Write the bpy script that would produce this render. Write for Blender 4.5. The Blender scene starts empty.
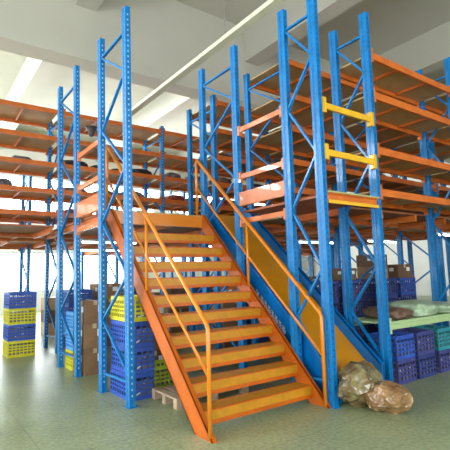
import bpy, math, random
from mathutils import Vector, Matrix, noise
C = bpy.context.scene.collection
sc = bpy.context.scene
random.seed(7)

# ------------------------------------------------------------------ materials
def mat(name, col, rough=0.5, metal=0.0, var=0.0, vscale=6.0, col2=None, bump=0.0, bscale=40.0, emit=None, estr=0.0, trans=0.0, coat=0.0):
    m = bpy.data.materials.new(name); m.use_nodes = True
    nt = m.node_tree; b = nt.nodes['Principled BSDF']
    b.inputs['Base Color'].default_value = (*col, 1)
    b.inputs['Roughness'].default_value = rough
    b.inputs['Metallic'].default_value = metal
    b.inputs['Specular IOR Level'].default_value = 0.35
    b.inputs['Coat Weight'].default_value = coat
    b.inputs['Transmission Weight'].default_value = trans
    if emit:
        b.inputs['Emission Color'].default_value = (*emit, 1); b.inputs['Emission Strength'].default_value = estr
    if var > 0 or col2 or bump > 0:
        tc = nt.nodes.new('ShaderNodeTexCoord')
    if var > 0 or col2:
        n = nt.nodes.new('ShaderNodeTexNoise'); n.inputs['Scale'].default_value = vscale; n.inputs['Detail'].default_value = 5
        nt.links.new(tc.outputs['Object'], n.inputs['Vector'])
        r = nt.nodes.new('ShaderNodeValToRGB')
        c2 = col2 or tuple(max(0, c*(1-var)) for c in col)
        r.color_ramp.elements[0].position = 0.35; r.color_ramp.elements[1].position = 0.65
        r.color_ramp.elements[0].color = (*c2, 1); r.color_ramp.elements[1].color = (*col, 1)
        nt.links.new(n.outputs['Fac'], r.inputs['Fac']); nt.links.new(r.outputs['Color'], b.inputs['Base Color'])
    if bump > 0:
        n2 = nt.nodes.new('ShaderNodeTexNoise'); n2.inputs['Scale'].default_value = bscale; n2.inputs['Detail'].default_value = 4
        nt.links.new(tc.outputs['Object'], n2.inputs['Vector'])
        bp = nt.nodes.new('ShaderNodeBump'); bp.inputs['Strength'].default_value = bump; bp.inputs['Distance'].default_value = 0.02
        nt.links.new(n2.outputs['Fac'], bp.inputs['Height']); nt.links.new(bp.outputs['Normal'], b.inputs['Normal'])
    return m

M = {}
M['blue'] = mat('blue_paint', (0.0, 0.172, 0.46), 0.36, var=0.25, vscale=9, coat=0.1)
M['blue_dark'] = mat('slot_shade_tint', (0.006, 0.05, 0.2), 0.6)  # dark tint painted for the shade inside a post slot
M['slot'] = mat('slot_light_tint', (0.34, 0.50, 0.70), 0.5)  # pale tint painted for bright background showing through a post slot
M['blue_slide'] = mat('blue_slide_paint', (0.0, 0.145, 0.46), 0.3, var=0.3, vscale=4, coat=0.2)
M['orange'] = mat('orange_beam_paint', (0.60, 0.14, 0.018), 0.4, var=0.25, vscale=5)
M['orange_stair'] = mat('orange_stair_paint', (0.52, 0.105, 0.004), 0.36, var=0.2, vscale=5)
M['tread'] = mat('orange_tread_paint', (0.52, 0.215, 0.008), 0.42, col2=(0.40, 0.19, 0.008), vscale=13, bump=0.15, bscale=60)
M['handrail'] = mat('orange_rail_paint', (0.62, 0.19, 0.008), 0.28, coat=0.2)
M['pink'] = mat('glossy_orange_paint', (0.62, 0.19, 0.07), 0.25, var=0.2, vscale=3, coat=0.7)
M['yellow'] = mat('yellow_paint', (0.75, 0.42, 0.02), 0.32, var=0.15, coat=0.2)
M['slidebed'] = mat('slide_bed_paint', (0.54, 0.215, 0.004), 0.3, var=0.15, vscale=3)
M['board'] = mat('brown_board', (0.50, 0.32, 0.14), 0.65, col2=(0.42, 0.26, 0.11), vscale=3)
M['deck'] = mat('deck_board', (0.36, 0.12, 0.05), 0.6, col2=(0.28, 0.09, 0.035), vscale=3)
M['ledge'] = mat('olive_board_edge', (0.38, 0.36, 0.16), 0.5)
M['white_trunk'] = mat('cream_trunking', (0.62, 0.60, 0.43), 0.45)
M['wire'] = mat('grey_wire', (0.22, 0.22, 0.2), 0.5)
M['ceil'] = mat('ceiling_plaster', (0.50, 0.48, 0.41), 0.9, var=0.05, vscale=1.2)
M['wall'] = mat('wall_plaster', (0.62, 0.61, 0.56), 0.9, var=0.06, vscale=1.0)
M['frame_w'] = mat('white_window_frame', (0.6, 0.62, 0.62), 0.5)
M['pane'] = mat('daylit_pane', (0.8, 0.85, 0.9), 0.3, emit=(0.82, 0.92, 1.0), estr=6.0)
M['tube'] = mat('lamp_tube', (0.9, 0.9, 0.9), 0.4, emit=(0.95, 0.97, 1.0), estr=12.0)
M['lamp_dark'] = mat('dark_lamp_metal', (0.05, 0.05, 0.05), 0.5)
M['wood'] = mat('pale_pallet_wood', (0.50, 0.36, 0.24), 0.7, var=0.25, vscale=8)
M['white'] = mat('white_lettering', (0.75, 0.82, 1.0), 0.5)
M['green_shelf'] = mat('pale_green_shelf_paint', (0.33, 0.45, 0.22), 0.5)
M['paper'] = mat('paper_label', (0.75, 0.74, 0.7), 0.7)
M['tape'] = mat('packing_tape', (0.50, 0.40, 0.27), 0.35)
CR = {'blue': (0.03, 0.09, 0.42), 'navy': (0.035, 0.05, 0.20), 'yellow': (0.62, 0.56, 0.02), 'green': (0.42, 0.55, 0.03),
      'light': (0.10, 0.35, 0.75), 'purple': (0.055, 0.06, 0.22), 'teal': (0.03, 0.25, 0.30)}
for k, v in CR.items(): M['c_'+k] = mat('crate_plastic_'+k, v, 0.4, var=0.15)
CB = {'brown': (0.27, 0.155, 0.085), 'tan': (0.42, 0.28, 0.16), 'dark': (0.15, 0.085, 0.05), 'white': (0.6, 0.6, 0.58), 'grey': (0.22, 0.22, 0.24)}
for k, v in CB.items(): M['b_'+k] = mat('carton_'+k, v, 0.75, var=0.2, vscale=4)
SK = {'black': (0.035, 0.032, 0.035), 'grey': (0.16, 0.15, 0.16), 'white': (0.6, 0.6, 0.58), 'brown': (0.16, 0.09, 0.06), 'mint': (0.38, 0.5, 0.34), 'red': (0.32, 0.05, 0.03)}
for k, v in SK.items(): M['s_'+k] = mat('wrap_'+k, v, 0.35, var=0.4, vscale=14, bump=0.5, bscale=22)
M['bag'] = mat('tan_plastic_bag', (0.24, 0.20, 0.085), 0.14, col2=(0.10, 0.055, 0.02), vscale=6, bump=0.6, bscale=16, coat=1.0)
M['bag2'] = mat('golden_plastic_bag', (0.34, 0.20, 0.085), 0.2, col2=(0.18, 0.09, 0.035), vscale=5, bump=0.7, bscale=16, coat=0.7)

# floor: green grey polished concrete with tile joints
def floor_mat():
    m = bpy.data.materials.new('polished_floor'); m.use_nodes = True
    nt = m.node_tree; b = nt.nodes['Principled BSDF']; L = nt.links.new
    tc = nt.nodes.new('ShaderNodeTexCoord')
    n = nt.nodes.new('ShaderNodeTexNoise'); n.inputs['Scale'].default_value = 1.3; n.inputs['Detail'].default_value = 6
    L(tc.outputs['Object'], n.inputs['Vector'])
    n3 = nt.nodes.new('ShaderNodeTexNoise'); n3.inputs['Scale'].default_value = 26; n3.inputs['Detail'].default_value = 4
    L(tc.outputs['Object'], n3.inputs['Vector'])
    r = nt.nodes.new('ShaderNodeValToRGB')
    r.color_ramp.elements[0].position = 0.3; r.color_ramp.elements[0].color = (0.28, 0.33, 0.17, 1)
    r.color_ramp.elements[1].position = 0.7; r.color_ramp.elements[1].color = (0.39, 0.44, 0.25, 1)
    L(n.outputs['Fac'], r.inputs['Fac'])
    mx = nt.nodes.new('ShaderNodeMix'); mx.data_type = 'RGBA'; mx.blend_type = 'MULTIPLY'; mx.inputs['Factor'].default_value = 0.9
    r3 = nt.nodes.new('ShaderNodeValToRGB'); r3.color_ramp.elements[0].position = 0.3; r3.color_ramp.elements[0].color = (0.55, 0.55, 0.55, 1)
    r3.color_ramp.elements[1].position = 0.65
    L(n3.outputs['Fac'], r3.inputs['Fac']); L(r.outputs['Color'], mx.inputs[6]); L(r3.outputs['Color'], mx.inputs[7])
    br = nt.nodes.new('ShaderNodeTexBrick'); br.offset = 0.0; br.inputs['Scale'].default_value = 1.0
    br.inputs['Brick Width'].default_value = 1.0; br.inputs['Row Height'].default_value = 1.0; br.inputs['Mortar Size'].default_value = 0.006
    br.inputs['Color1'].default_value = (1, 1, 1, 1); br.inputs['Color2'].default_value = (0.93, 0.93, 0.93, 1); br.inputs['Mortar'].default_value = (0.7, 0.7, 0.68, 1)
    L(tc.outputs['Object'], br.inputs['Vector'])
    m2 = nt.nodes.new('ShaderNodeMix'); m2.data_type = 'RGBA'; m2.blend_type = 'MULTIPLY'; m2.inputs['Factor'].default_value = 1.0
    L(mx.outputs[2], m2.inputs[6]); L(br.outputs['Color'], m2.inputs[7])
    L(m2.outputs[2], b.inputs['Base Color'])
    b.inputs['Roughness'].default_value = 0.34
    bp = nt.nodes.new('ShaderNodeBump'); bp.inputs['Strength'].default_value = 0.12; bp.inputs['Distance'].default_value = 0.01
    L(n3.outputs['Fac'], bp.inputs['Height']); L(bp.outputs['Normal'], b.inputs['Normal'])
    return m
M['floor'] = floor_mat()

# ------------------------------------------------------------------ mesh helpers
class MB:
    def __init__(s): s.v = []; s.f = []; s.mi = []
    def quad(s, a, b, c, d, mi=0):
        i = len(s.v); s.v += [tuple(a), tuple(b), tuple(c), tuple(d)]; s.f.append((i, i+1, i+2, i+3)); s.mi.append(mi)
    def box(s, x0, x1, y0, y1, z0, z1, mi=0):
        i = len(s.v)
        s.v += [(x0,y0,z0),(x1,y0,z0),(x1,y1,z0),(x0,y1,z0),(x0,y0,z1),(x1,y0,z1),(x1,y1,z1),(x0,y1,z1)]
        for q in ((0,3,2,1),(4,5,6,7),(0,1,5,4),(1,2,6,5),(2,3,7,6),(3,0,4,7)):
            s.f.append(tuple(i+k for k in q)); s.mi.append(mi)
        return s
    def prism(s, pts, axis, a, b, mi=0):
        # pts: polygon in the two other axes, extruded along axis from a to b
        def P(p, t):
            return (t, p[0], p[1]) if axis == 'x' else ((p[0], t, p[1]) if axis == 'y' else (p[0], p[1], t))
        n = len(pts); i = len(s.v)
        s.v += [P(p, a) for p in pts] + [P(p, b) for p in pts]
        s.f.append(tuple(i+k for k in range(n))); s.mi.append(mi)
        s.f.append(tuple(i+n+k for k in reversed(range(n)))); s.mi.append(mi)
        for k in range(n):
            s.f.append((i+k, i+n+k, i+n+(k+1) % n, i+(k+1) % n)); s.mi.append(mi)
        return s
    def bar(s, p, q, w, h, mi=0, up=(0, 0, 1)):
        p = Vector(p); q = Vector(q); d = (q-p).normalized(); u = Vector(up)
        sd = d.cross(u)
        if sd.length < 1e-4: sd = d.cross(Vector((0, 1, 0)))
        sd.normalize(); u = sd.cross(d).normalized()
        i = len(s.v)
        for o in (p, q):
            for a, b in ((-1,-1),(1,-1),(1,1),(-1,1)): s.v.append(tuple(o + sd*a*w/2 + u*b*h/2))
        for f in ((0,1,2,3),(7,6,5,4),(0,4,5,1),(1,5,6,2),(2,6,7,3),(3,7,4,0)):
            s.f.append(tuple(i+k for k in f)); s.mi.append(mi)
        return s
    def tube(s, pts, r, n=10, mi=0):
        pts = [Vector(p) for p in pts]; rings = []
        for k, p in enumerate(pts):
            d = (pts[min(k+1, len(pts)-1)] - pts[max(k-1, 0)]).normalized()
            a = d.cross(Vector((1, 0, 0)));
            if a.length < 0.1: a = d.cross(Vector((0, 1, 0)))
            a.normalize(); b = d.cross(a)
            i = len(s.v); rings.append(i)
            rr = r
            if 0 < k < len(pts)-1:
                c = (pts[k+1]-p).normalized().dot((p-pts[k-1]).normalized()); rr = r/ max(0.6, math.sqrt((1+c)/2))
            s.v += [tuple(p + (a*math.cos(t)*rr + b*math.sin(t)*rr)) for t in [2*math.pi*j/n for j in range(n)]]
        for k in range(len(rings)-1):
            for j in range(n):
                s.f.append((rings[k]+j, rings[k]+(j+1) % n, rings[k+1]+(j+1) % n, rings[k+1]+j)); s.mi.append(mi)
        s.f.append(tuple(rings[0]+j for j in reversed(range(n)))); s.mi.append(mi)
        s.f.append(tuple(rings[-1]+j for j in range(n))); s.mi.append(mi)
        return s
    def mesh(s, name, mats, smooth=False):
        me = bpy.data.meshes.new(name); me.from_pydata(s.v, [], s.f); me.update()
        for m in (mats if isinstance(mats, (list, tuple)) else [mats]): me.materials.append(m)
        me.polygons.foreach_set('material_index', s.mi)
        if smooth: me.polygons.foreach_set('use_smooth', [True]*len(me.polygons))
        import bmesh
        bm = bmesh.new(); bm.from_mesh(me); bmesh.ops.recalc_face_normals(bm, faces=bm.faces); bm.to_mesh(me); bm.free()
        return me
    def build(s, name, mats, parent=None, bevel=0, smooth=False):
        o = bpy.data.objects.new(name, s.mesh(name, mats, smooth)); C.objects.link(o)
        if parent: o.parent = parent
        if bevel:
            md = o.modifiers.new('bevel', 'BEVEL'); md.width = bevel; md.segments = 2; md.limit_method = 'ANGLE'
        return o

def inst(me, name, parent, loc=(0,0,0), rz=0):
    o = bpy.data.objects.new(name, me); C.objects.link(o); o.location = loc; o.rotation_euler.z = rz
    if parent: o.parent = parent
    return o
def tag(o, label=None, cat=None, group=None, kind=None):
    if label: o['label'] = label
    if cat: o['category'] = cat
    if group: o['group'] = group
    if kind: o['kind'] = kind
    return o
def empty(name, loc=(0, 0, 0), rz=0):
    o = bpy.data.objects.new(name, None); C.objects.link(o); o.location = loc; o.rotation_euler.z = rz; o.empty_display_size = 0.1; return o
def struct(o): o['kind'] = 'structure'; return o
def dup(root, loc, rz, label, group=None):
    r = root.copy(); C.objects.link(r); r.location = loc; r.rotation_euler.z = rz; r['label'] = label
    if group: r['group'] = group
    for ch in list(root.children):
        c = ch.copy(); C.objects.link(c); c.parent = r
        for g in ch.children:
            d = g.copy(); C.objects.link(d); d.parent = c
    return r

# ------------------------------------------------------------------ upright posts and frames
PW, PD = 0.07, 0.115        # size of a post along x and y
_post = {}
def post_mesh(h, holes='pale'):
    key = (round(h, 3), holes)
    if key in _post: return _post[key]
    m = MB(); x, y = PW/2, PD/2
    # the profile: a folded section with a shallow groove down each broad face
    g = 0.012; gy = 0.006
    prof = [(-x,-y),(-g,-y),(-g,-y+gy),(g,-y+gy),(g,-y),(x,-y),(x,-0.018),(x-0.006,-0.012),(x-0.006,0.012),(x,0.018),(x,y),(g,y),(g,y-gy),(-g,y-gy),(-g,y),(-x,y),(-x,0.018),(-x+0.006,0.012),(-x+0.006,-0.012),(-x,-0.018)]
    m.prism(prof, 'z', 0, h)
    z = 0.12
    while z < h-0.05:                                             # flat slot quads, see-through light or inner shade put into their colour
        for sy in (-1, 1):
            yy = sy*(y-gy+0.0008)
            m.quad((-0.0085, yy, z), (0.0085, yy, z), (0.0085, yy, z+0.024), (-0.0085, yy, z+0.024), 1)
        for sx in (-1, 1):
            xx = sx*(x-0.006+0.0008)
            m.quad((xx, -0.006, z+0.03), (xx, 0.006, z+0.03), (xx, 0.006, z+0.042), (xx, -0.006, z+0.042), 1)
        z += 0.07
    _post[key] = m.mesh('post', [M['blue'], M['slot'] if holes == 'pale' else M['blue_dark']])
    return _post[key]
def brace_nodes(h):
    s = h/5.0
    back = [4.7, 3.6, 2.28, 0.95]; front = [4.17, 2.93, 1.55, 0.37]
    out = [((1, 4.7*s), (0, 4.7*s))]
    seq = []
    for b, f in zip(back, front): seq += [(1, b*s), (0, f*s)]
    out += [(seq[i], seq[i+1]) for i in range(len(seq)-1)]
    out.append(((1, 0.25*s), (0, 0.28*s)))
    return out
def brace_mb(m, d, a, b):
    ya = PD*0.3 + a[0]*(d-PD*0.6) ; yb = PD*0.3 + b[0]*(d-PD*0.6)
    m.bar((0, ya, a[1]), (0, yb, b[1]), 0.026, 0.036, up=(1, 0, 0))
    return m
def upright_frame(x, y0, y1, h, label, holes='pale', lean=0.0):
    t = tag(empty('upright_frame', (x, y0, 0)), label, 'rack frame', 'upright frames around the stairs'); t.rotation_euler.y = lean
    d = y1-y0; pm = post_mesh(h, holes)
    for yy in (0, d):
        inst(pm, 'post', t, (0, yy, 0))
        MB().box(-0.055, 0.055, yy-0.075, yy+0.075, 0, 0.006).build('base_plate', M['blue'], t)
    for a, b in brace_nodes(h):
        brace_mb(MB(), d, a, b).build('brace', M['blue'], t)
    return t
upright_frame(2.145, 4.93, 5.83, 4.93, 'tall blue upright frame left of the staircase, in front of the blue crates', lean=-0.011)
upright_frame(2.165, 6.97, 7.93, 5.0, 'leftmost blue upright frame, standing beside the tall column of brown cartons', lean=-0.016)
upright_frame(3.90, 3.42, 3.95, 5.0, 'blue upright frame rising right beside the foot of the slide and stairs', 'dark')
upright_frame(3.90, 5.03, 5.95, 5.0, 'blue upright frame behind the right handrail, between slide and upper stairs', 'dark')

# ------------------------------------------------------------------ rack rows
def beam_mb(m, x0, x1, y, z, h=0.1, t=0.045):
    # stepped box beam: a front face with a fold along it
    m.prism([(y-t/2, z-h), (y+t/2, z-h), (y+t/2, z), (y-t/2+0.008, z), (y-t/2+0.008, z-0.03), (y-t/2, z-0.036)], 'x', x0, x1)
    return m
def rack_row(label, xs, y0, y1, h, levels, beam='orange', skip=(), cat='rack', board='board', holes='dark'):
    t = tag(empty('storage_rack', (xs[0], y0, 0)), label, cat, 'shelving racks behind the stairs')
    d = y1-y0; ox = xs[0]
    pm = post_mesh(h, holes)
    bm_ = MB()
    for a, b in brace_nodes(h): brace_mb(bm_, d, a, b)
    bme = bm_.mesh('brace', M['blue'])
    for x in xs:
        p = inst(pm, 'post', t, (x-ox, 0, 0)); inst(pm, 'post', t, (x-ox, d, 0))
        inst(bme, 'brace', p, (0, 0, 0))
    for i in range(len(xs)-1):
        a = xs[i]-ox+PW/2+0.002; b = xs[i+1]-ox-PW/2-0.002
        for j, z in enumerate(levels):
            if (i, j) in skip: continue
            bmat = M['green_shelf'] if z < 1 else M[beam]
            for k, yy in enumerate((-0.03, d+0.03)):
                m = beam_mb(MB(), a, b, yy, z)
                for xx in (a, b-0.045):                           # hook plates at both ends
                    m.box(xx, xx+0.045, yy-0.028, yy+0.028, z-0.15, z+0.05)
                m.build('beam', bmat, t)
            sb = MB().box(a+0.01, b-0.01, 0.0, d, z-0.032, z-0.012).build('shelf_board', bmat if z < 1 else M[board], t)
            tie = MB().box(-0.02, 0.02, 0, d, -0.075, -0.034).mesh('tie_bar', M[beam]) if i == 0 and j == 0 else tie
            for q in (0.32, 0.68):
                inst(tie, 'tie_bar', sb, (a+(b-a)*q, 0, z))
    return t
UP = [5.12, 4.52, 3.95, 3.38, 2.9]
X0 = [4.95, 7.25, 9.55, 11.85]
rack_row('shallow rack on the right edge with bright orange front beams, beside the balcony', [4.95, 7.25, 9.55], 3.42, 3.96, 5.05, [4.49, 3.92, 3.15, 2.58, 0.84], beam='orange')
rack_row('orange and blue rack directly behind the balcony, its top boards highest in the view', X0, 5.05, 6.02, 5.22, UP+[2.45])
rack_row('orange and blue rack in the middle distance, its end frame seen above the slide top', X0, 7.15, 8.1, 5.22, UP+[2.45, 1.3])
rack_row('long rack across the back behind the stair landing, loaded with dark bundles', [-2.1, 0.2, 2.5, 4.93, 7.25, 9.55, 11.85], 9.4, 10.35, 5.22, UP+[2.45], holes='pale')
rack_row('farthest rack row, seen below the mezzanine against the bright windows', [-2.1, 0.2, 2.5, 4.93, 7.25, 9.55, 11.85, 14.2], 12.3, 13.2, 4.6, [3.9, 3.2, 2.45], holes='pale')
rack_row('low blue rack posts in the distance in front of the far windows', [4.93, 7.25, 9.55, 11.85, 14.2, 16.5], 15.5, 16.4, 2.6, [2.45])

# ------------------------------------------------------------------ mezzanine
mz = tag(empty('mezzanine_floor', (2.2, 6.0, 0)), 'brown boarded mezzanine floor on steel joists joining the rack rows behind the stairs', 'mezzanine')
def deck(x0, x1, y0, y1, z=2.45):
    ox, oy = 2.2, 6.0
    dp = MB().box(x0-ox, x1-ox, y0-oy, y1-oy, z-0.03, z).build('deck_panel', M['deck'], mz)
    n = max(1, int((x1-x0)/0.9))
    for k in range(n+1):
        xx = x0+0.05+(x1-x0-0.1)*k/n
        MB().box(xx-0.025-ox, xx+0.025-ox, y0-oy, y1-oy, z-0.13, z-0.031).build('joist', M['orange'], dp)
deck(2.21, 4.86, 6.02, 9.33)
deck(5.0, 11.8, 6.10, 7.07); deck(5.0, 11.8, 4.05, 4.97); deck(5.0, 11.8, 8.18, 9.33); deck(-2.0, 11.8, 10.43, 12.22)
deck(-2.0, 2.05, 8.05, 9.33)
deck(4.95, 16.0, 13.3, 15.4)
# left edge: fascia and guard beams between the two left frames
le = tag(empty('edge_guard', (2.125, 5.95, 0)), 'pale orange fascia and two guard beams along the left side of the landing', 'guard rail')
y0, y1 = 5.83+PD/2+0.004-5.95, 6.97-PD/2-0.004-5.95
MB().box(-0.03, 0.03, y0, y1, 2.45, 2.69).box(-0.036, -0.028, y0, y1, 2.66, 2.69).box(-0.036, -0.028, y0, y1, 2.45, 2.47).build('fascia', M['pink'], le)
for z in (3.49, 2.96, 2.30):
    m = MB().box(-0.02, 0.02, y0, y1, z-0.075, z)
    for yy in (y0, y1-0.04): m.box(-0.03, 0.03, yy, yy+0.04, z-0.12, z+0.04)
    m.build('guard_beam', M['pink'], le)
# balcony over the slide
bal = tag(empty('balcony', (3.9, 3.42, 0)), 'balcony over the slide with yellow front bars and pale orange side fascia', 'balcony')
xa, xb = PW/2+0.004, 1.05-PW/2-0.004
MB().box(0.06, 1.0, -0.02, 1.55, 2.40, 2.43).build('deck_panel', M['deck'], bal)
MB().box(xa-0.01, xb+0.01, -0.085, 0.04, 2.432, 2.45).build('board_edge', M['ledge'], bal)
m = MB()
m.prism([(-0.065, 2.31), (-0.02, 2.31), (-0.02, 2.43), (-0.065, 2.43), (-0.065, 2.42), (-0.045, 2.41), (-0.045, 2.345), (-0.065, 2.335)], 'x', xa, xb)
m.build('front_beam', M['orange'], bal)
MB().box(xa, xb, -0.072, -0.0655, 2.305, 2.345).build('beam_lip', M['yellow'], bal)
for z in (3.54, 2.96):
    m = MB().box(xa, xb, -0.06, -0.02, z-0.075, z, 0)
    m.build('guard_beam', M['yellow'], bal)
    for xx in (xa-0.012, xb-0.045):
        MB().box(xx, xx+0.057, -0.075, 0.0, z-0.13, z+0.06).build('hook_plate', M['yellow'], bal)
y0, y1 = 0.53+PD/2+0.004, 1.61-PD/2-0.004
m = MB().box(-0.03, 0.02, y0, y1, 2.49, 2.69).box(-0.036, -0.028, y0, y1, 2.67, 2.69).box(-0.036, -0.028, y0, y1, 2.49, 2.51)
m.build('side_fascia', M['pink'], bal)
for z in (3.67, 2.96, 2.30):
    m = MB().box(-0.02, 0.02, y0, y1, z-0.07, z)
    for yy in (y0, y1-0.04): m.box(-0.03, 0.03, yy, yy+0.04, z-0.12, z+0.03)
    m.build('guard_beam', M['pink'], bal)

# ------------------------------------------------------------------ staircase
RISE = 0.2225; Y0 = 3.45; XL, XR = 2.26, 3.83
st = tag(empty('staircase', (XL, Y0, 0)), 'wide orange steel staircase with open treads and tube handrails leading up to the landing', 'staircase')
def S(y): return y-Y0
off = 0.055
for nm, x0, x1, fl in (('stringer', 0, 0.012, 1), ('stringer', XR-XL-0.012, XR-XL, -1)):
    # polygon in (y, z): parallel band cut level at the floor and plumb at the landing
    top = lambda y: y + off
    dep = 0.31
    pts = [(-off, 0.0), (2.50, 2.50+off-0.0), (2.62, 2.50), (2.62, 2.62+off-dep-0.02), (dep-off, 0.0)]
    pts = [(-off, 0.0), (2.42, 2.42+off), (2.56, 2.42+off), (2.56, 2.56+off-dep), (dep-off, 0.0)]
    m = MB(); m.prism(pts, 'x', x0, x1)
    # flanges folded inwards/outwards along both edges
    fx = (x0, x0+0.05) if fl == 1 else (x0, x0+0.038)
    t = 0.012
    m.prism([(-off, 0), (2.42, 2.42+off), (2.42+t, 2.42+off-t*0.5), (-off+t*1.6, 0)], 'x', *fx)
    m.prism([(dep-off-t*1.6, 0), (2.56, 2.56+off-dep+t*1.6), (2.56, 2.56+off-dep), (dep-off, 0)], 'x', *fx)
    m.build(nm, M['orange_stair'], st)
for k in range(1, 11):
    z = 0.203+0.2125*(k-1); y = z
    m = MB(); a, b = 0.014, XR-XL-0.014; D = 0.235
    m.prism([(y, z), (y+D, z), (y+D, z-0.04), (y+D-0.006, z-0.04), (y+D-0.006, z-0.006), (y+0.006, z-0.006), (y+0.006, z-0.128), (y+0.03, z-0.128), (y+0.03, z-0.134), (y, z-0.134)], 'x', a, b)
    m.prism([(y-0.003, z+0.002), (y+0.016, z+0.002), (y+0.016, z-0.012), (y-0.003, z-0.012)], 'x', a, b, 1)
    m.prism([(y-0.003, z-0.096), (y+0.0, z-0.096), (y+0.0, z-0.137), (y-0.003, z-0.137)], 'x', a, b, 1)
    m.prism([(y+D-0.014, z+0.002), (y+D+0.001, z+0.002), (y+D+0.001, z-0.001), (y+D-0.014, z-0.001)], 'x', a, b, 1)
    m.build('tread', [M['tread'], M['orange_stair']], st)
yl = RISE*11
MB().prism([(yl, 2.45), (yl+0.11, 2.45), (yl+0.11, 2.44), (yl+0.01, 2.44), (yl+0.01, 2.28), (yl+0.04, 2.28), (yl+0.04, 2.27), (yl, 2.27)], 'x', 0.014, XR-XL-0.014).build('landing_beam', M['handrail'], st)
MB().box(0.0, XR-XL, yl-0.004, yl+0.11, 2.451, 2.462).build('landing_edge', M['ledge'], st)
for x in (0.012, XR-XL-0.012):
    zt, zb = 3.42, 1.03
    m = MB().tube([(x, 0.0, 0.02), (x, 0.0, zb-0.03), (x, 0.03, zb+0.02), (x, 2.57, zt), (x, 2.60, zt-0.03), (x, 2.60, 2.42)], 0.021, 10)
    m.build('handrail', M['handrail'], st, smooth=True)
    MB().tube([(x, 0.0, 0.56), (x, 2.60, 2.95)], 0.017, 10).build('mid_rail', M['handrail'], st, smooth=True)
    MB().tube([(x, 1.30, 1.33), (x, 1.30, 2.20)], 0.019, 10).build('baluster', M['handrail'], st, smooth=True)

# ------------------------------------------------------------------ slide
sl = tag(empty('slide', (3.98, 3.3, 0)), 'long steep slide with orange bed and blue side rails, right of the staircase', 'slide')
def bz(y): return 0.65 + (y-3.93)*0.905
yA, yB = 3.50, 6.02
def sp(y): return y-3.3
m = MB(); m.prism([(sp(yA), bz(yA)), (sp(yB-0.05), bz(yB-0.05)), (sp(yB), bz(yB)-0.02), (sp(yB), bz(yB)-0.05), (sp(yA), bz(yA)-0.035)], 'x', 0.03, 0.80)
m.build('slide_bed', M['slidebed'], sl)
for x0, x1, up, dn in ((0.0, 0.028, 0.13, 0.36), (0.802, 0.83, 0.19, 0.12)):
    ys = yA+0.0
    lowy = 3.93+(dn-0.65)/0.905
    pts = [(sp(3.38), 0.02), (sp(3.38), bz(3.38)+up), (sp(5.95), bz(5.95)+up), (sp(6.02), bz(5.95)+up), (sp(6.02), bz(6.02)-dn), (sp(lowy), 0.02)]
    m = MB(); m.prism(pts, 'x', x0, x1)
    fx = (x0-0.02, x1) if x0 == 0 else (x0, x1+0.03)
    a = pts[1]; b = pts[2]
    m.prism([a, b, (b[0]+0.02, b[1]), (a[0]+0.02, a[1])], 'x', *fx)
    a = pts[5]; b = pts[4]
    m.prism([a, b, (b[0], b[1]+0.02), (a[0]-0.02, a[1])], 'x', *fx)
    r = m.build('side_rail', M['blue_slide'], sl)
    if x0 == 0:
        # a row of small white characters painted along the lower edge of the rail
        
        def pt(s, u): # s along the slope, u up across it
            y = 4.77 - s*0.741; z = bz(y) - 0.205 + u*1.2; return (-0.0025, sp(y), z)
        for ch in range(8):
            g = MB()
            s = 0.092*ch + (0.03 if ch > 0 else 0)
            w, h = 0.062, 0.066
            if ch == 0:
                segs = [((0, 1), (0.5, 0)), ((0.5, 0), (1, 1))]
            else:
                segs = [((0, .9), (1, .9)), ((0.5, 1), (0.5, 0)), ((0, .5), (1, .5))]
                if ch % 2: segs += [((0, 0), (0, .6)), ((1, 0), (1, .6)), ((0, .05), (1, .05))]
                else: segs += [((.45, .5), (0, 0)), ((.55, .5), (1, 0)), ((.15, .7), (.85, .7))]
            for (a1, b1), (a2, b2) in segs:
                p = Vector(pt(s+a1*w, b1*h)); q = Vector(pt(s+a2*w, b2*h))
                g.bar(p, q, 0.011, 0.002, up=(1, 0, 0))
            g.build('letter', M['white'], r)
m = MB()
for y in (4.1, 5.3): m.box(0.03, 0.80, sp(y)-0.02, sp(y)+0.02, bz(y)-0.13, bz(y)-0.065)
m.build('cross_brace', M['blue'], sl)

# ------------------------------------------------------------------ overhead trunking and hanging lamps
tr = tag(empty('cable_trunking', (3.98, 3.0, 5.25)), 'long cream trunking hung on thin wires above the stairs', 'trunking')
MB().prism([(-0.07, 0), (0.07, 0), (0.07, 0.07), (0.055, 0.085), (-0.055, 0.085), (-0.07, 0.07)], 'y', -3.0, 6.4).build('channel', M['white_trunk'], tr)
for y in (-2.0, 2.35, 6.35):
    MB().tube([(0, y, 0.085), (0, y, 8.4-5.25)], 0.006, 6).build('hanging_wire', M['wire'], tr)
lp = tag(empty('pendant_lamp', (3.13, 9.3, 4.62)), 'small dark funnel lamp hanging among the left back shelves', 'lamp')
mm = MB(); n = 16
prof = [(0.0, 0.0), (0.05, 0.02), (0.10, 0.17), (0.14, 0.22), (0.13, 0.225), (0.0, 0.2)]
for i in range(len(prof)-1):
    for j in range(n):
        t0, t1 = 2*math.pi*j/n, 2*math.pi*(j+1)/n
        (ra, za), (rb, zb_) = prof[i], prof[i+1]
        mm.quad((ra*math.cos(t0), ra*math.sin(t0), za), (ra*math.cos(t1), ra*math.sin(t1), za), (rb*math.cos(t1), rb*math.sin(t1), zb_), (rb*math.cos(t0), rb*math.sin(t0), zb_))
mm.build('lamp_shade', M['lamp_dark'], lp, smooth=True)
MB().tube([(0, 0, 0.2), (0, 0, 0.42)], 0.008, 6).build('cord', M['wire'], lp)
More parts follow.
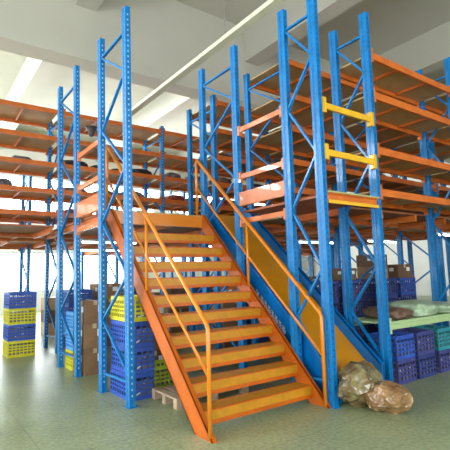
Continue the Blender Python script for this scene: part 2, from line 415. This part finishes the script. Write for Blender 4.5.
def batten(x, y, z, label, L=1.2, ax='x'):
    t = tag(empty('tube_light', (x, y, z)), label, 'light', 'tube lights under the mezzanine')
    a = (-L/2, L/2)
    MB().box(a[0], a[1], -0.04, 0.04, 0.03, 0.07).build('housing', M['frame_w'], t)
    MB().tube([(a[0]+0.03, 0, 0.015), (a[1]-0.03, 0, 0.015)], 0.018, 8).build('lamp_tube', M['tube'], t)
    for xx in (a[0]+0.05, a[1]-0.05): MB().tube([(xx, 0, 0.07), (xx, 0, 2.32-z)], 0.004, 6).build('hanger', M['wire'], t)
for x, y, z, l in ((7.75, 7.02, 2.18, 'white tube light under the mezzanine, seen just left of the post at the slide foot'),
                   (9.3, 6.3, 2.18, 'white tube light under the mezzanine at the right edge of the picture'),
                   (6.3, 8.8, 2.18, 'white tube light under the mezzanine behind the middle rack'),
                   (3.3, 8.6, 2.2, 'white tube light seen between the upper stair treads'),
                   (4.0, 11.2, 2.2, 'white tube light under the mezzanine behind the long back rack'),
                   (8.3, 11.2, 2.2, 'white tube light far behind the right hand racks'),
                   (9.3, 4.6, 2.18, 'white tube light above the crates behind the shallow right rack')):
    batten(x, y, z, l)

# ------------------------------------------------------------------ crates, cartons, bundles
def crate_meshes(w, d, h):
    """walls of a slatted plastic crate"""
    m = MB(); t = 0.012
    m.box(0, w, 0, d, 0, 0.012)
    for (a0, a1, b0, b1) in ((0, w, 0, t), (0, w, d-t, d)):
        m.box(a0, a1, b0, b1, h-0.05, h); m.box(a0, a1, b0, b1, 0.012, 0.05)
        for k in range(1, 4):
            z = 0.05+(h-0.10)*k/4; m.box(a0, a1, b0+0.002, b1-0.002, z-0.013, z+0.013)
        n = int(w/0.07)
        for k in range(n+1):
            x = (w-0.016)*k/n; m.box(x, x+0.016, b0-0.003, b1+0.003, 0.0, h-0.01)
    for (b0, b1) in ((0, t), (w-t, w)):
        m.box(b0, b1, t, d-t, h-0.05, h); m.box(b0, b1, t, d-t, 0.012, 0.05)
        for k in range(1, 4):
            z = 0.05+(h-0.10)*k/4; m.box(b0+0.002, b1-0.002, t, d-t, z-0.013, z+0.013)
        n = int(d/0.07)
        for k in range(n+1):
            y = (d-0.016)*k/n; m.box(b0-0.003, b1+0.003, y, y+0.016, 0.0, h-0.01)
    return m
def contents_mesh(w, d, h, seed):
    m = MB(); r = random.Random(seed); t = 0.022
    m.box(t, w-t, t, d-t, 0.014, h*0.72, 0)
    for k in range(14):
        x = r.uniform(0.05, w-0.12); y = r.uniform(0.03, d-0.12); z = r.uniform(0.02, h*0.72)
        p = Vector((x, t if k % 2 else y, z)); q = p+Vector((r.uniform(.03, .1), r.uniform(-.004, .01) if k % 2 else r.uniform(-.05, .05), r.uniform(-.04, .04)))
        q.y = max(t, min(d-t, q.y)); q.x = min(w-t, q.x)
        m.bar(p, q, 0.02, 0.012, mi=r.choice((0, 1, 2)))
    return m
_cr = {}
def crate(x, y, z, label, col='blue', w=0.42, d=0.58, h=0.31, rz=0, group=None, parts=True):
    key = (w, d, h, col)
    if key not in _cr:
        _cr[key] = (crate_meshes(w, d, h).mesh('crate_body', M['c_'+col]),
                    contents_mesh(w, d, h, len(_cr)).mesh('crate_contents', [M['s_grey'], M['s_black'], M['paper']]))
    t = tag(empty('plastic_crate', (x, y, z), rz), label, 'crate', group)
    inst(_cr[key][0], 'crate_body', t)
    inst(_cr[key][1], 'crate_contents', t)
    return t
_cb = {}
def carton(x, y, z, w, d, h, label, col='brown', rz=0, group=None, lab=True):
    key = (w, d, h, col)
    if key not in _cb:
        m = MB()
        m.box(0, w, 0, d, 0, h-0.004)
        m.box(0, w/2-0.003, 0, d, h-0.004, h); m.box(w/2+0.003, w, 0, d, h-0.004, h)
        tp = MB().box(w/2-0.03, w/2+0.03, -0.001, d+0.001, h, h+0.001).box(w/2-0.03, w/2+0.03, -0.0015, 0, h-0.07, h)
        lb = MB().box(w*0.62, w*0.85, -0.002, 0, h*0.5, h*0.78).box(-0.002, 0, d*0.2, d*0.4, h*0.5, h*0.75)
        _cb[key] = (m.mesh('carton_body', M['b_'+col]), tp.mesh('tape', M['tape']), lb.mesh('paper_label', M['paper']))
    t = tag(empty('cardboard_box', (x, y, z), rz), label, 'box', group)
    b = _cb[key]
    inst(b[0], 'box_body', t); inst(b[1], 'tape', t)
    if lab: inst(b[2], 'paper_label', t)
    return t
def blob_mesh(w, d, h, seed, amp=0.12, lvl=4, knot=False, fold=3.0):
    import bmesh
    bm = bmesh.new(); bmesh.ops.create_icosphere(bm, subdivisions=lvl, radius=1.0)
    s = Vector((seed*3.7, seed*1.3, seed*2.1))
    for v in bm.verts:
        p = v.co.copy(); n = p.normalized()
        a = noise.noise(p*1.3+s)*amp*1.2
        a += (1-abs(noise.noise(p*fold+s))*2.2)*amp*0.55          # sharp folds
        a += (1-abs(noise.noise(p*fold*2.3+s))*2.2)*amp*0.28
        q = n*(1+a)
        q = Vector((math.copysign(abs(q.x)**0.8, q.x), math.copysign(abs(q.y)**0.8, q.y), math.copysign(abs(q.z)**0.75, q.z)))
        if knot and q.z > 0.55 and math.hypot(q.x, q.y) < 0.5:
            q.z += (0.5-math.hypot(q.x, q.y))*0.8
        z = max(q.z, -0.86)
        v.co = Vector((q.x*w/2, q.y*d/2, (z+0.86)*h/1.86))
    me = bpy.data.meshes.new('blob'); bm.to_mesh(me); bm.free()
    return me
def bag_mesh(w, d, h, seed, jit=0.13):
    """a crumpled film bag: facets of random size meeting in sharp folds"""
    import bmesh
    r = random.Random(seed); s = Vector((seed*3.7, seed*1.3, seed*2.1))
    bm = bmesh.new(); bmesh.ops.create_icosphere(bm, subdivisions=3, radius=1.0)
    for v in bm.verts:
        n = v.co.normalized()
        n = (n+Vector((r.uniform(-1, 1), r.uniform(-1, 1), r.uniform(-1, 1)))*0.08).normalized()
        v.co = n*(1+noise.noise(n*1.4+s)*0.34+r.uniform(-jit, jit)*0.9)
    bmesh.ops.subdivide_edges(bm, edges=bm.edges[:], cuts=2, use_grid_fill=True)
    for v in bm.verts:
        n = v.co.normalized()
        v.co += n*(noise.noise(v.co*7+s)*0.03+(0.5-abs(noise.noise(v.co*4+s)))*0.06)
    for v in bm.verts:
        q = v.co; z = max(q.z, -0.8)
        v.co = Vector((q.x*w/2, q.y*d/2, (z+0.8)*h/1.85))
    me = bpy.data.meshes.new('bag'); bm.to_mesh(me); bm.free()
    return me
_bl = {}
def bundle(x, y, z, w, d, h, label, col='black', group=None, seed=0):
    key = (w, d, h, col, seed)
    if key not in _bl:
        me = blob_mesh(w, d, h, seed+1, amp=0.2, lvl=3); me.materials.append(M['s_'+col]); _bl[key] = me
    o = inst(_bl[key], 'wrapped_bundle', None, (x, y, z)); tag(o, label, 'bundle', group); return o

# stack of crates behind the left frame
for k, lab in enumerate(('bottom blue slatted crate in the stack behind the left frame', 'middle blue slatted crate in the stack behind the left frame', 'uppermost blue crate, right under the yellow one behind the left frame')):
    crate(2.21+0.01*(k % 2), 5.12, 0.315*k, lab, 'blue', 0.33, 0.60, 0.31, rz=0.0, group='crates stacked behind the left frame')
crate(2.21, 5.12, 0.945, 'bright yellow crate on top of the blue crate stack', 'yellow', 0.33, 0.60, 0.31, group='crates stacked behind the left frame')
crate(2.64, 5.42, 0.0, 'lime green crate on the floor just right of the blue crate stack', 'green', 0.50, 0.40, 0.30)
# cartons
carton(2.24, 6.90, 0, 0.35, 0.42, 0.40, 'bottom brown carton with a white label in the left column', 'brown', rz=0.07, group='cartons in the left column')
carton(2.23, 6.91, 0.402, 0.34, 0.40, 0.38, 'middle brown carton in the left column between two frames', 'brown', rz=-0.06, group='cartons in the left column')
carton(2.25, 6.90, 0.784, 0.33, 0.38, 0.36, 'top brown carton with a paper label in the left column', 'brown', rz=0.05, group='cartons in the left column')
for k, lab in enumerate(('lowest brown carton of the pile behind the lime green crate', 'second brown carton of the pile behind the lime green crate', 'topmost tan carton of the pile behind the lime green crate')):
    carton(2.85, 6.2+0.02*k, 0.37*k+0.0, 0.5, 0.42, 0.365, lab, ('dark', 'brown', 'tan')[k], group='cartons behind the lime crate')
for k, (col, lab) in enumerate((('yellow', 'yellow crate at the bottom of the far left stack'), ('light', 'light blue crate resting on the yellow crate at far left'), ('light', 'light blue crate on top of the far left stack'))):
    crate(2.22, 7.42, 0.315*k, lab, col, 0.40, 0.40, 0.31, group='crates in the far left stack')
# wooden pallet under the stairs
pl = tag(empty('wooden_pallet', (2.50, 4.47, 0)), 'pale wooden pallet lying on the floor under the lower stair treads', 'pallet')
for k in range(7): MB().box(0.0+0.155*k, 0.11+0.155*k, 0, 0.62, 0.10, 0.12).build('top_slat', M['wood'], pl)
for y in (0, 0.27, 0.54): MB().box(0, 1.04, y, y+0.08, 0.08, 0.0995).build('runner', M['wood'], pl)
for y in (0, 0.27, 0.54):
    for x in (0, 0.47, 0.94): MB().box(x, x+0.1, y, y+0.08, 0, 0.0795).build('block', M['wood'], pl)

# plastic bags by the slide
me = bag_mesh(0.60, 0.52, 0.50, 5); me.materials.append(M['bag'])
tag(inst(me, 'plastic_bag', None, (4.20, 3.30, 0), 0.4), 'large crumpled clear plastic bag at the foot of the slide', 'bag')
me = bag_mesh(0.46, 0.40, 0.30, 9, 0.07); me.materials.append(M['bag2'])
tag(inst(me, 'plastic_bag', None, (4.24, 2.96, 0), 0.2), 'smaller golden plastic bag lying right of the large crumpled bag', 'bag')

# goods on shelves --------------------------------------------------------
rnd = random.Random(11)
ORD = ['first', 'second', 'third', 'fourth', 'fifth', 'sixth', 'seventh', 'eighth', 'ninth', 'tenth']
def fill_bundles(xs, y, z, where, cols=('black', 'grey', 'brown')):
    cn = {'brown': 'dark brown', 'mint': 'pale green', 'red': 'dull red'}
    for i, x in enumerate(xs):
        c = rnd.choice(cols); s = rnd.randint(0, 3)
        w = rnd.choice((0.45, 0.6)); h = rnd.choice((0.16, 0.22))
        pos = ORD[i]+' from left ' if len(xs) > 1 else ''
        bundle(x, y, z, w, 0.6, h, '%s bundle, %s%s' % (cn.get(c, c), pos, where), c, 'bundles '+where if len(xs) > 1 else 'bundles on the low green shelf', s)
Z = {k: UP[k]-0.012 for k in range(5)}
xl = [0.5, 1.15, 1.8, 2.9, 3.45, 4.0, 4.5, 5.4, 6.1, 6.8]
fill_bundles(xl, 9.88, Z[2], 'on the third shelf of the long back rack', ('black', 'grey', 'black'))
fill_bundles([0.6, 1.4, 2.9, 3.6, 4.3, 5.5, 6.2, 7.9, 8.6], 9.88, Z[3], 'on the fourth shelf of the long back rack', ('grey', 'brown', 'black', 'red'))
fill_bundles([2.9, 3.7, 4.4, 5.5, 6.4], 9.88, Z[4], 'on the fifth shelf of the long back rack', ('grey', 'white', 'brown', 'red'))
fill_bundles([5.4, 6.1, 6.8, 7.8, 8.6], 7.62, Z[2], 'on the third shelf of the middle rack', ('grey', 'white', 'black'))
fill_bundles([5.4, 6.3, 7.8, 8.5], 7.62, Z[3], 'on the fourth shelf of the middle rack', ('grey', 'brown', 'black'))
fill_bundles([5.5, 6.3, 7.8], 7.62, Z[4], 'on the fifth shelf of the middle rack', ('white', 'grey', 'red'))
fill_bundles([5.5, 6.2, 7.8], 5.55, Z[3], 'on the fourth shelf of the balcony rack', ('black', 'brown'))
for i, (x, yb, z, c) in enumerate(((5.1, 7.3, Z[2], 'white'), (5.15, 7.3, Z[4], 'white'), (4.99, 9.5, Z[4], 'grey'), (5.2, 5.2, Z[4], 'dark'))):
    pass
# below the mezzanine
carts = []
def pile(x, y, n, kind, w, d, h, where, cols, z0=0.0, group=None):
    cn = {'blue': 'blue', 'navy': 'navy', 'yellow': 'yellow', 'green': 'lime', 'light': 'light blue', 'purple': 'purple', 'teal': 'teal', 'brown': 'brown', 'tan': 'tan', 'dark': 'dark brown', 'white': 'white', 'grey': 'grey'}
    ords = ['lowest', 'second lowest', 'third lowest', 'fourth lowest', 'fifth lowest']
    for k in range(n):
        c = cols[k % len(cols)]
        od = 'only' if n == 1 else ('topmost' if k == n-1 else ords[k])
        lab = '%s %s, %s in stack %s' % (cn[c], kind, od, where)
        if n == 1: lab = '%s %s %s' % (cn[c], kind, where)
        if kind == 'crate': crate(x, y, z0+k*(h+0.004), lab, c, w, d, h, group=group)
        else: carton(x, y, z0+k*(h+0.003), w, d, h, lab, c, group=group)
g = 'stacks below the mezzanine'
# right side, behind the slide
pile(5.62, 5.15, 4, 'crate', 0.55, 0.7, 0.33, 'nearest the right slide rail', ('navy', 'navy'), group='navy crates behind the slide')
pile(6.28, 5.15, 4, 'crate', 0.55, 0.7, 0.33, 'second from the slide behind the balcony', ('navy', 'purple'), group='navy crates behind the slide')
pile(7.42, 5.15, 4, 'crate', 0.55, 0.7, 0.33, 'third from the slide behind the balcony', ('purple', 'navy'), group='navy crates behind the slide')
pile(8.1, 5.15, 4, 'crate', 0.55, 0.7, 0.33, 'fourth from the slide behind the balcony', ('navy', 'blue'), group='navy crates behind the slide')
pile(6.5, 5.25, 1, 'carton', 0.34, 0.4, 0.22, 'on top of the second crate stack', ('dark', 'brown'), z0=1.337)
pile(7.45, 5.25, 2, 'carton', 0.4, 0.45, 0.24, 'on top of the third crate stack', ('brown', 'dark'), z0=1.337)
pile(8.12, 5.2, 1, 'carton', 0.5, 0.5, 0.28, 'on top of the fourth crate stack', ('dark',), z0=1.337)
# low shelf of the shallow rack
fill_bundles([5.45], 3.7, 0.83, 'on the low shelf just right of the slide foot', ('brown',))
fill_bundles([6.05], 3.7, 0.83, 'on the low shelf, right of the brown bundle', ('mint',))
fill_bundles([6.7], 3.7, 0.83, 'on the low shelf, farthest right', ('mint',))
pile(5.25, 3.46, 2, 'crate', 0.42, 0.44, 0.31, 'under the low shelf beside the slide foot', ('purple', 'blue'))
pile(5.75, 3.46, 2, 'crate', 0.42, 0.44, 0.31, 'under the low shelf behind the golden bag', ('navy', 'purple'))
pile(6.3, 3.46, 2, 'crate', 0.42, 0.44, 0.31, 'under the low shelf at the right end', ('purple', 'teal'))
# middle and far rows
pile(5.15, 7.25, 3, 'carton', 0.5, 0.6, 0.36, 'at the left end of the middle rack', ('dark', 'brown', 'brown'), group=g)
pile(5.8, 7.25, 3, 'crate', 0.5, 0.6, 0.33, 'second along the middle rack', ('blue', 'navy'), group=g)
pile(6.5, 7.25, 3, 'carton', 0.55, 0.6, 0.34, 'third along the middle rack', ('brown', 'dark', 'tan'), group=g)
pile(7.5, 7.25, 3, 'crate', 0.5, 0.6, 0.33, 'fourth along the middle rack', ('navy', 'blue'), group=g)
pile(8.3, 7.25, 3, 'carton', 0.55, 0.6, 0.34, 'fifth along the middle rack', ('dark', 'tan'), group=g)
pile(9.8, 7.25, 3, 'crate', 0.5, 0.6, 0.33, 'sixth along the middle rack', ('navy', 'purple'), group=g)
wh = ('first from the left', 'second from the left', 'third from the left', 'fourth from the left', 'fifth from the left', 'sixth from the left', 'seventh from the left', 'eighth from the left', 'ninth from the left')
for i, (x, n, kind, cols) in enumerate(((1.6, 4, 'crate', ('yellow', 'blue')), (2.75, 4, 'crate', ('navy', 'light', 'blue', 'blue')), (3.4, 4, 'carton', ('dark', 'brown')), (4.1, 4, 'crate', ('blue', 'navy')),
                         (5.2, 4, 'carton', ('brown', 'dark')), (5.95, 4, 'crate', ('light', 'blue')), (7.5, 4, 'carton', ('tan', 'brown')), (8.4, 3, 'crate', ('blue', 'purple')), (9.9, 4, 'carton', ('dark', 'brown')))):
    pile(x, 9.5, n, kind, 0.5, 0.6, 0.31 if kind == 'crate' else 0.34, wh[i]+' under long back rack', cols, group=g)
for i, (x, n, kind, cols) in enumerate(((0.9, 3, 'crate', ('blue', 'light')), (3.0, 3, 'carton', ('tan', 'dark')), (5.3, 3, 'crate', ('light', 'navy')), (6.2, 3, 'carton', ('brown', 'white')), (8.0, 3, 'crate', ('teal', 'blue')), (10.2, 3, 'carton', ('dark', 'tan')))):
    pile(x, 12.4, n, kind, 0.55, 0.6, 0.33, wh[i]+' under the farthest rack row', cols, group=g)

# ------------------------------------------------------------------ the hall
XW0, XW1, YW0, YW1, H = -7.0, 24.0, -6.0, 22.0, 8.4
struct(MB().box(XW0, XW1, YW0, YW1, -0.1, 0).build('floor', M['floor']))
struct(MB().box(XW0, XW1, YW0, YW1, H, H+0.2).build('ceiling', M['ceil']))
trim_n = 0
for i, yg in enumerate((-3.2, 8.93, 21.2)):
    struct(MB().box(XW0, XW1, yg, yg+0.55, 6.2, H-0.001).build('trim_%d' % (i+1), M['ceil']))
for i, x in enumerate((-2.03, 2.63, 7.29, 11.95, 16.6)):
    m = MB()
    for a, b in ((YW0+0.01, -3.21), (-2.64, 8.92), (9.49, 21.19)): m.box(x, x+0.46, a, b, 7.38, H-0.001)
    struct(m.build('trim_%d' % (i+4), M['ceil']))
def wall_with_windows(name, axis, pos, a0, a1, holes, thick=0.25, sgn=1):
    """holes: (u0, u1, z0, z1) openings with a frame and a daylit pane each"""
    m = MB()
    def bx(u0, u1, z0, z1):
        if u1-u0 < 1e-4 or z1-z0 < 1e-4: return
        lo, hi = (pos, pos+thick*sgn) if sgn > 0 else (pos+thick*sgn, pos)
        if axis == 'x': m.box(lo, hi, u0, u1, z0, z1)
        else: m.box(u0, u1, lo, hi, z0, z1)
    us = sorted(set([a0, a1]+[h[0] for h in holes]+[h[1] for h in holes]))
    for u0, u1 in zip(us[:-1], us[1:]):
        hs = sorted([h for h in holes if h[0] <= u0+1e-6 and h[1] >= u1-1e-6], key=lambda h: h[2])
        z = 0
        for h in hs: bx(u0, u1, z, h[2]); z = h[3]
        bx(u0, u1, z, H)
    struct(m.build(name, M['wall']))
    for (u0, u1, z0, z1) in holes:
        wall_with_windows.n += 1
        w = struct(empty('window_%d' % wall_with_windows.n, (0, 0, 0)))
        p = pos+sgn*0.12
        pm, fm = MB(), MB()
        def b2(mm, a, b, c, d, t):
            if axis == 'x': mm.box(p-t, p+t, a, b, c, d)
            else: mm.box(a, b, p-t, p+t, c, d)
        b2(pm, u0+0.002, u1-0.002, z0+0.002, z1-0.002, 0.006)
        for (a, b, c, d) in ((u0, u0+0.06, z0, z1), (u1-0.06, u1, z0, z1), (u0, u1, z0, z0+0.06), (u0, u1, z1-0.06, z1)): b2(fm, a+.001, b-.001, c+.001, d-.001, 0.03)
        n = max(1, round((u1-u0)/0.9))
        for k in range(1, n):
            u = u0+(u1-u0)*k/n; b2(fm, u-0.03, u+0.03, z0+0.06, z1-0.06, 0.03)
        pm.build('pane', M['pane'], w); fm.build('window_frame', M['frame_w'], w)
wall_with_windows.n = 0
wall_with_windows('wall_left', 'x', XW0, YW0, YW1, [(-4.5, -0.5, 0.9, 3.6), (1.0, 5.5, 0.9, 3.6), (7.0, 12.0, 0.9, 3.6), (13.0, 19.5, 0.9, 3.6), (10.2, 20.0, 5.6, 7.3)], sgn=-1)
wall_with_windows('wall_back', 'y', YW1, XW0, XW1, [(-5.5, 0.5, 0.95, 2.8), (3.0, 9.2, 0.95, 2.8), (10.6, 14.5, 1.8, 2.6), (18.3, 21.5, 2.0, 2.5), (2.0, 11.0, 4.6, 7.0), (12.5, 21.0, 4.6, 7.0)], sgn=1)
wall_with_windows('wall_front', 'y', YW0, XW0, XW1, [(-5.0, 2.0, 0.9, 4.6), (4.0, 10.0, 0.9, 4.6)], sgn=-1)
wall_with_windows('wall_right', 'x', XW1, YW0, YW1, [], sgn=1)

# ------------------------------------------------------------------ daylight entering through the windows
def area(name, loc, rot, sx, sy, power, col):
    l = bpy.data.lights.new(name, 'AREA'); l.shape = 'RECTANGLE'; l.size = sx; l.size_y = sy; l.energy = power; l.color = col
    o = bpy.data.objects.new(name, l); C.objects.link(o); o.location = loc; o.rotation_euler = rot; return o
P2 = math.pi/2
DAY = (0.90, 0.96, 1.0)
area('left_window_light', (XW0+0.1, 2.0, 2.3), (0, -P2, 0), 2.7, 9.5, 560, DAY)
area('left_far_window_light', (XW0+0.1, 12.5, 2.3), (0, -P2, 0), 2.7, 11, 480, DAY)
area('clerestory_light', (XW0+0.1, 15.1, 6.45), (0, -P2, 0), 1.6, 9.6, 2600, DAY)
area('back_window_light', (9.5, YW1-0.1, 1.9), (-P2, 0, 0), 14, 1.8, 260, DAY)
area('front_window_light', (1.5, YW0+0.1, 2.8), (P2, 0, 0), 13, 3.7, 420, (1.0, 0.95, 0.85))
area('back_clerestory_light', (9.5, YW1-0.1, 5.8), (-P2*1.15, 0, 0), 16, 2.2, 2600, DAY)
w = bpy.data.worlds.new('hall_air'); sc.world = w; w.use_nodes = True
w.node_tree.nodes['Background'].inputs[0].default_value = (0.8, 0.9, 1, 1); w.node_tree.nodes['Background'].inputs[1].default_value = 0.3

# ------------------------------------------------------------------ camera
cam = bpy.data.cameras.new('camera'); co = bpy.data.objects.new('camera', cam); C.objects.link(co)
cam.sensor_width = 36; cam.lens = 434/450*36; cam.clip_end = 200
def ray(x, y): return Vector((x-225, -(y-225), -434))
v2 = ray(-90, 283).normalized(); u = ray(110, -3325); u = (u-u.dot(v2)*v2).normalized(); xx = v2.cross(u)
R = Matrix((xx, v2, u))
co.matrix_world = Matrix.Translation((0, 0, 1.5)) @ R.to_4x4()
sc.camera = co
sc.view_settings.view_transform = 'Standard'; sc.view_settings.look = 'None'; sc.view_settings.gamma = 1; sc.view_settings.exposure = 0.0
sc.view_settings.use_curve_mapping = False
sc.cycles.max_bounces = 8; sc.cycles.sample_clamp_indirect = 6
